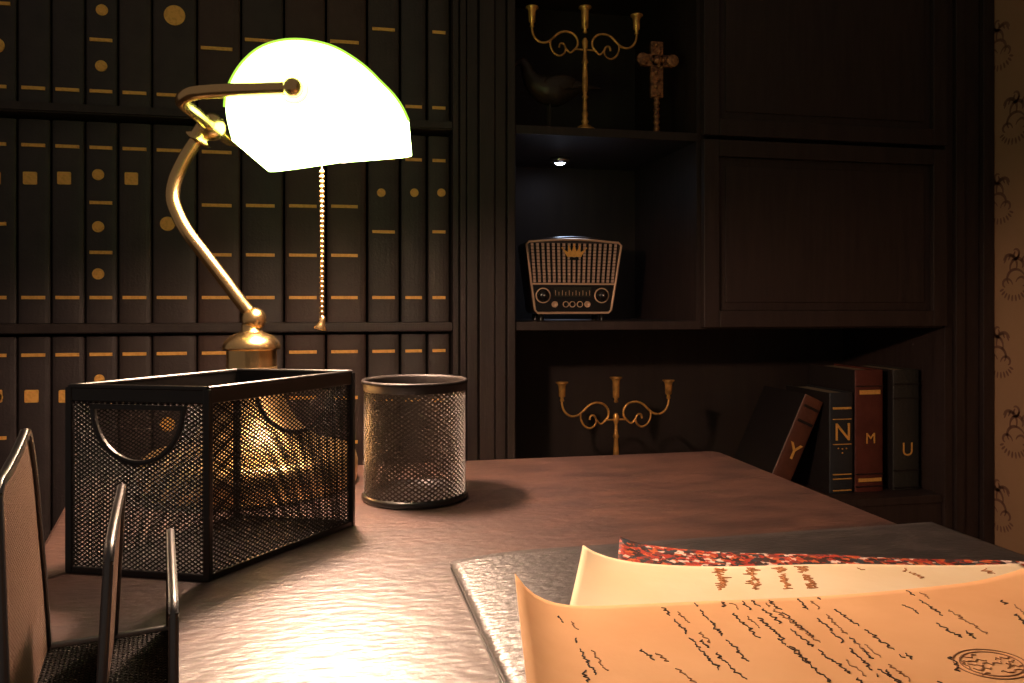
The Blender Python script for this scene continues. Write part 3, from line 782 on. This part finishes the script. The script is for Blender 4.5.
# ================================================================== MESH CUP
ctr = W((415-512)*.692/F,.692,DZ); RR = .0445; HC = .1025
t = thing('pencil_cup', ctr, 'empty round black wire-mesh pencil cup beside the lamp base', 'pencil cup')
b = MB(); b.lathe([(RR-.001,HC-.007),(RR+.0008,HC-.007),(RR+.0012,HC-.002),(RR+.0022,HC-.0012),(RR+.0024,HC+.0010),(RR+.0012,HC+.0022),(RR-.0008,HC+.0018),(RR-.0014,HC-.0004),(RR-.001,HC-.007)],ctr,n=96)
b.build('rim','wire',t)
b = MB(); b.lathe([(0,.001),(RR-.004,.001),(RR,.0),(RR+.0022,.0012),(RR+.0022,.0038),(RR+.0004,.0062),(RR-.0010,.0062),(RR-.003,.003),(0,.0028)],ctr,n=96); b.build('base_ring','black',t)
b = MB(); CF = 2*PI*RR
weave(b, lambda a, z: ctr+Vector((math.cos(a/RR),math.sin(a/RR),0))*RR+Z*(z+.005), lambda a, z: Vector((math.cos(a/RR),math.sin(a/RR),0)), CF, HC-.011, cw=.0056, ch=.0038, w=.0013, t=.0004)
b.build('mesh_wall','wire_lit',t,fix=False)

# ================================================================== LETTER SORTER
sd = (W((160-512)/F,1,0)-W(0,0,0)); sd.z = 0; sd.normalize()     # away from camera
sn = Vector((sd.y,-sd.x,0))                                     # to the right
S_O = PZ(48,652,DZ+.001)    # far bottom corner of tall divider
SL = .112
t = thing('letter_sorter', S_O-sd*SL/2+sn*.03+Z*(-.001), 'black wire-mesh letter sorter with stepped dividers at the left desk edge', 'letter sorter')
def divider(off, h, lean, slant):
    base = S_O + sn*off
    up = (Z + sn*lean).normalized()
    # outline in the plane: far bottom (0,0) -> far top -> near top -> near bottom ; coordinates (back distance t, height)
    if slant > .02:
        crv = [(0,0),(.003,.12*h),(.009,.35*h),(.019,.62*h),(slant*.66,.83*h),(slant,h)]
        crv += [(slant+.012,h*.995),(slant+.03,h*.965),(SL-.02,h*.94),(SL-.006,h*.93),(SL,h*.90),(SL,0)]
    else:
        crv = [(0,0),(.0005,.5*h),(.001,.9*h),(.004,h),(.03,h*1.005),(.06,h*1.01),(.085,h*1.005),(SL-.008,h*.99),(SL,h*.93),(SL,0)]
    P3 = [base - sd*a + up*c + sn*0 for a, c in crv]
    fr = MB(); sm_ = smooth_path(P3[:-1],4)+[P3[-1]]
    fr.tube(sm_, .0019, 10)
    for i in range(len(sm_)-1):
        fr.bar(sm_[i], sm_[i+1], .0028, .0036, up=sn)
    d = fr.build('divider','edge',t)
    def top(a):
        for i in range(len(crv)-2):
            (a0,c0),(a1,c1) = crv[i],crv[i+1]
            if a0 <= a <= a1 and a1 > a0: return c0+(c1-c0)*(a-a0)/(a1-a0)
        return h*.9
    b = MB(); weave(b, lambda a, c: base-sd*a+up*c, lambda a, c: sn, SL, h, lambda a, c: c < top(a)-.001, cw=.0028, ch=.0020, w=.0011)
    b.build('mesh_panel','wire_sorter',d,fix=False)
divider(0, .1125, -.03, .041)
divider(.0285, .078, .05, .006)
divider(.0545, .053, .0, .004)
b = MB(); r_ = .0022
z_ = Z*.002
pts = [S_O-sn*.05+z_, S_O+sn*.056+z_]
b.tube([pts[0],pts[1]],.0024,10); b.bar(pts[1],pts[1]-sd*SL,.003,.004); b.bar(pts[0],pts[0]-sd*SL,.003,.004); b.bar(pts[0]-sd*SL,pts[1]-sd*SL,.003,.005)
bf = b.build('base_frame','edge',t,bevel=.0006)
b = MB(); weave(b, lambda a, c: S_O-sn*.05+sn*a-sd*c+Z*.002, lambda a, c: Z, .106, SL, cw=.004, ch=.0028, w=.0008); b.build('mesh_floor','wire',t,fix=False)

# ================================================================== BOOK UNDER THE PAPERS
BT = .0105
A = PZ(450,554,DZ+BT); A.z = DZ; uD = W(.976,.214,0)-W(0,0,0); uD.z = 0; uD.normalize(); vD = W(.225,-.974,0)-W(0,0,0); vD.z = 0; vD.normalize()
LB, WB = .358, .30
def Q(a, c, z): return A + uD*a + vD*c + Z*z
t = thing('large_flat_book', Q(LB/2,WB/2,0), 'large flat black leather-bound book lying under the old papers on the desk', 'book')
def slab(mb, a0, a1, c0, c1, z0, z1, mi=0):
    mb.hexa([Q(a0,c0,z0),Q(a1,c0,z0),Q(a1,c1,z0),Q(a0,c1,z0),Q(a0,c0,z1),Q(a1,c0,z1),Q(a1,c1,z1),Q(a0,c1,z1)], mi)
b = MB(); na_, nc_ = 60, 40; vs = []      # padded cover, rounding down towards its edges
def pad(a, c):
    d = min(a, LB-a); e_ = min(c, WB-c)
    return -.0042*max(0, 1-a/.055)**2 - .0005*max(0, 1-min(e_, LB-a)/.01)**2
for side in (1, 0):
    vs += [Q(LB*i/na_, WB*j/nc_, BT-.0002-(.0 if side else .0020)+pad(LB*i/na_, WB*j/nc_)) for j in range(nc_+1) for i in range(na_+1)]
NT = (na_+1)*(nc_+1); idx = lambda i, j: j*(na_+1)+i; fs = []
for j in range(nc_):
    for i in range(na_):
        fs.append((idx(i,j),idx(i+1,j),idx(i+1,j+1),idx(i,j+1))); fs.append(tuple(NT+k for k in (idx(i,j+1),idx(i+1,j+1),idx(i+1,j),idx(i,j))))
b.add(vs, fs, 0, True)
rim_ = [idx(i,0) for i in range(na_+1)]+[idx(na_,j) for j in range(1,nc_+1)]+[idx(i,nc_) for i in range(na_-1,-1,-1)]+[idx(0,j) for j in range(nc_-1,0,-1)]
b.f += [[rim_[k],rim_[(k+1)%len(rim_)],NT+rim_[(k+1)%len(rim_)],NT+rim_[k]] for k in range(len(rim_))]; b.m += [0]*len(rim_); b.sm += [False]*len(rim_)
b.build('front_cover','leather',t)
b = MB(); slab(b,0,LB,0,WB,.0003,.0022); b.build('back_cover','black',t,bevel=.0006)
b = MB(); slab(b,.002,LB-.003,.003,WB-.003,.0022,BT-.0080); slab(b,.030,LB-.030,.012,WB-.012,BT-.0080,BT-.0040); b.build('page_block','page',t)

# ================================================================== PAPERS
def sheet(name, mats, fn, label, cat, group, ns=70, nt=50, marks=()):
    b = MB(); vs = [fn(i/ns, j/nt) for j in range(nt+1) for i in range(ns+1)]
    b.add(vs, [(j*(ns+1)+i, j*(ns+1)+i+1, (j+1)*(ns+1)+i+1, (j+1)*(ns+1)+i) for j in range(nt) for i in range(ns)], 0, True)
    for mi, mk in marks: b.add(mk.v, mk.f, mi)
    o = b.build(name, mats, None, solid=.0004, fix=False); tag(o, label, cat, group); return o
def bil(c00, c10, c11, c01, s, t):
    a = c00[0]+(c10[0]-c00[0])*s; b_ = c01[0]+(c11[0]-c01[0])*s
    d = c00[1]+(c10[1]-c00[1])*s; e = c01[1]+(c11[1]-c01[1])*s
    return a+(b_-a)*t, d+(e-d)*t
TOP = DZ+BT
def f1(s, t):      # patterned card
    l, D = bil((.070,.5055),(.325,.478),(.29,.26),(.03,.28),s,t)
    m = s*.26
    return W(l, D, TOP+.0016+.0078*math.exp(-m/.016)*math.exp(-t*.22/.05)+.0004*math.sin(m*60))
def f2(s, t):      # cream sheet
    l, D = bil((.0423,.4655),(.306,.4695),(.27,.24),(-.0,.235),s,t)
    m = s*.264; k = t*.23
    return W(l, D, TOP+.0034+.0122*math.exp(-m/.017)*math.exp(-k/.07)+.0006*math.sin(m*45+1)*(1-t))
def f3(s, t):      # top tan sheet
    l, D = bil((.0015,.386),(.345,.4475),(.345,.17),(.012,.150),s,t)
    m = s*.349; k = t*.24
    z = TOP+.0056+.0203*math.exp(-m/.0125)*math.exp(-k/.16)+.0013*math.sin(m*24+.4)*math.exp(-k/.2)
    D += -.006*math.exp(-m/.05)*0
    rr = max(0, m-.245)
    z += 2.6*rr*rr*math.exp(-k/.03)
    return W(l, D, z)
sheet('patterned_card',['carpet'],f1,'thin card with a red and black oriental pattern, curled corner, under the cream sheet','card',None)
def fnrm(fn, s, t):
    e = .003; a = fn(min(1,s+e),t)-fn(max(0,s-e),t); c = fn(s,min(1,t+e))-fn(s,max(0,t-e)); n = a.cross(c); n.normalize()
    return n if n.z > 0 else -n
def scribe(mb, fn, path, wd, mi=0):
    vs = []
    for i, (s, t) in enumerate(path):
        s2, t2 = path[min(i+1,len(path)-1)]; s1, t1 = path[max(i-1,0)]
        p = fn(s,t); n = fnrm(fn,s,t); d = fn(s2,t2)-fn(s1,t1)
        if d.length < 1e-7: d = Vector((1,0,0))
        d.normalize(); q = d.cross(n); k = wd*(.35+.5*random.random()+(.7 if random.random() < .12 else 0))
        p = p+n*.00035; vs += [p+q*k, p-q*k]
    mb.add(vs, [(2*i,2*i+1,2*i+3,2*i+2) for i in range(len(path)-1)], mi)
def inv3(u, v):      # nearest sheet parameters under a sight line
    best = None
    for i in range(121):
        for j in range(121):
            p = f3(i/120, j/120); l = p.x*cy_-p.y*sy_; D = p.x*sy_+p.y*cy_
            uu = 512+F*l/D; vv = HOR-(p.z-CAMZ)*F/D; e = (uu-u)**2+(vv-v)**2
            if best is None or e < best[0]: best = (e, i/120, j/120)
    return best[1], best[2]
def word_line(mb, fn, s0, t0, s1, t1, dens, wd, amp):
    n = max(2, int(math.hypot((s1-s0)*.34, (t1-t0)*.24)/.0011)); dx, dy = s1-s0, t1-t0; L_ = math.hypot(dx, dy); px_, py_ = -dy/L_, dx/L_
    cur = []; on = True; left = random.randint(6,16)
    for k in range(n+1):
        f_ = k/n; left -= 1
        if left <= 0:
            if on and len(cur) > 2: scribe(mb, fn, cur, wd)
            cur = []; on = not on if random.random() < .75 else on
            left = random.randint(9,26) if on else random.randint(2,5)
            if random.random() > dens: on = False; left = random.randint(3,8)
        if on:
            a = amp*(random.random()-.5)*2*(1.9 if random.random() < .14 else 1)
            s = s0+dx*f_+px_*a; t = t0+dy*f_+py_*a*1.3
            if 0.01 < s < .99 and 0.005 < t < .99: cur.append((s, t))
    if len(cur) > 2: scribe(mb, fn, cur, wd)
lines = [((663,608),(722,670),.8),((692,604),(745,662),.8),((717,601),(765,645),.75),((742,600),(830,683),.85),((752,600),(872,690),1.0),((768,598),(815,640),.6),
         ((797,597),(880,678),.95),((818,594),(905,660),.9),((906,590),(975,637),.85),((905,604),(962,640),.5),((556,618),(600,683),.4),((700,640),(745,683),.7),((640,650),(690,690),.4),
         ((780,640),(828,683),.85),((850,640),(900,683),.8),((905,655),(950,690),.7),((948,657),(962,672),1.0),((878,668),(915,690),.6),((1000,600),(1040,640),.3),((575,640),(590,683),.35)]
b = MB()
for (u0,v0),(u1,v1),dens in lines:
    a = inv3(u0,v0); c = inv3(u1,v1)
    if abs(a[0]-c[0])+abs(a[1]-c[1]) < .01: continue
    word_line(b, f3, a[0],a[1],c[0],c[1], dens, .00042, .0030)
b2 = MB()
for (u0,v0),(u1,v1),dens in lines[::2]:
    a = inv3(u0+14,v0+4); c = inv3(u1+14,v1)
    if abs(a[0]-c[0])+abs(a[1]-c[1]) < .01: continue
    word_line(b2, f3, a[0],a[1],c[0],c[1], .6, .0003, .003)
# oval stamp
cs, ct = inv3(990,665)
for rr in (.085,.07):
    scribe(b2, f3, [(cs+rr*.55*math.cos(2*PI*k/40), ct+rr*.62*math.sin(2*PI*k/40)) for k in range(41) if cs+rr*.55*math.cos(2*PI*k/40) < .99], .0003)
for k in range(5): word_line(b2, f3, cs-.03, ct-.03+.015*k, cs+.035, ct-.03+.015*k, .9, .0003, .004)
sheet('tan_letter',['paper_tan','ink','fadedink'],f3,'large tan aged letter with black handwriting, curled corner, on top of the stack','letter',None,marks=((1,b),(2,b2)))
b = MB()
for s0 in (.305,.375,.44,.49):
    for q in range(3):
        word_line(b, f2, s0+.004*q,.015,s0-.005+.004*q,.17,.8,.0005,.010)
for s0 in (.62,.72,.9): word_line(b, f2, s0,.03,s0+.02,.10,.6,.0003,.012)
sheet('cream_sheet',['paper_cream','redink'],f2,'pale cream sheet with faint reddish script, between patterned card and tan letter','paper',None,marks=((1,b),))
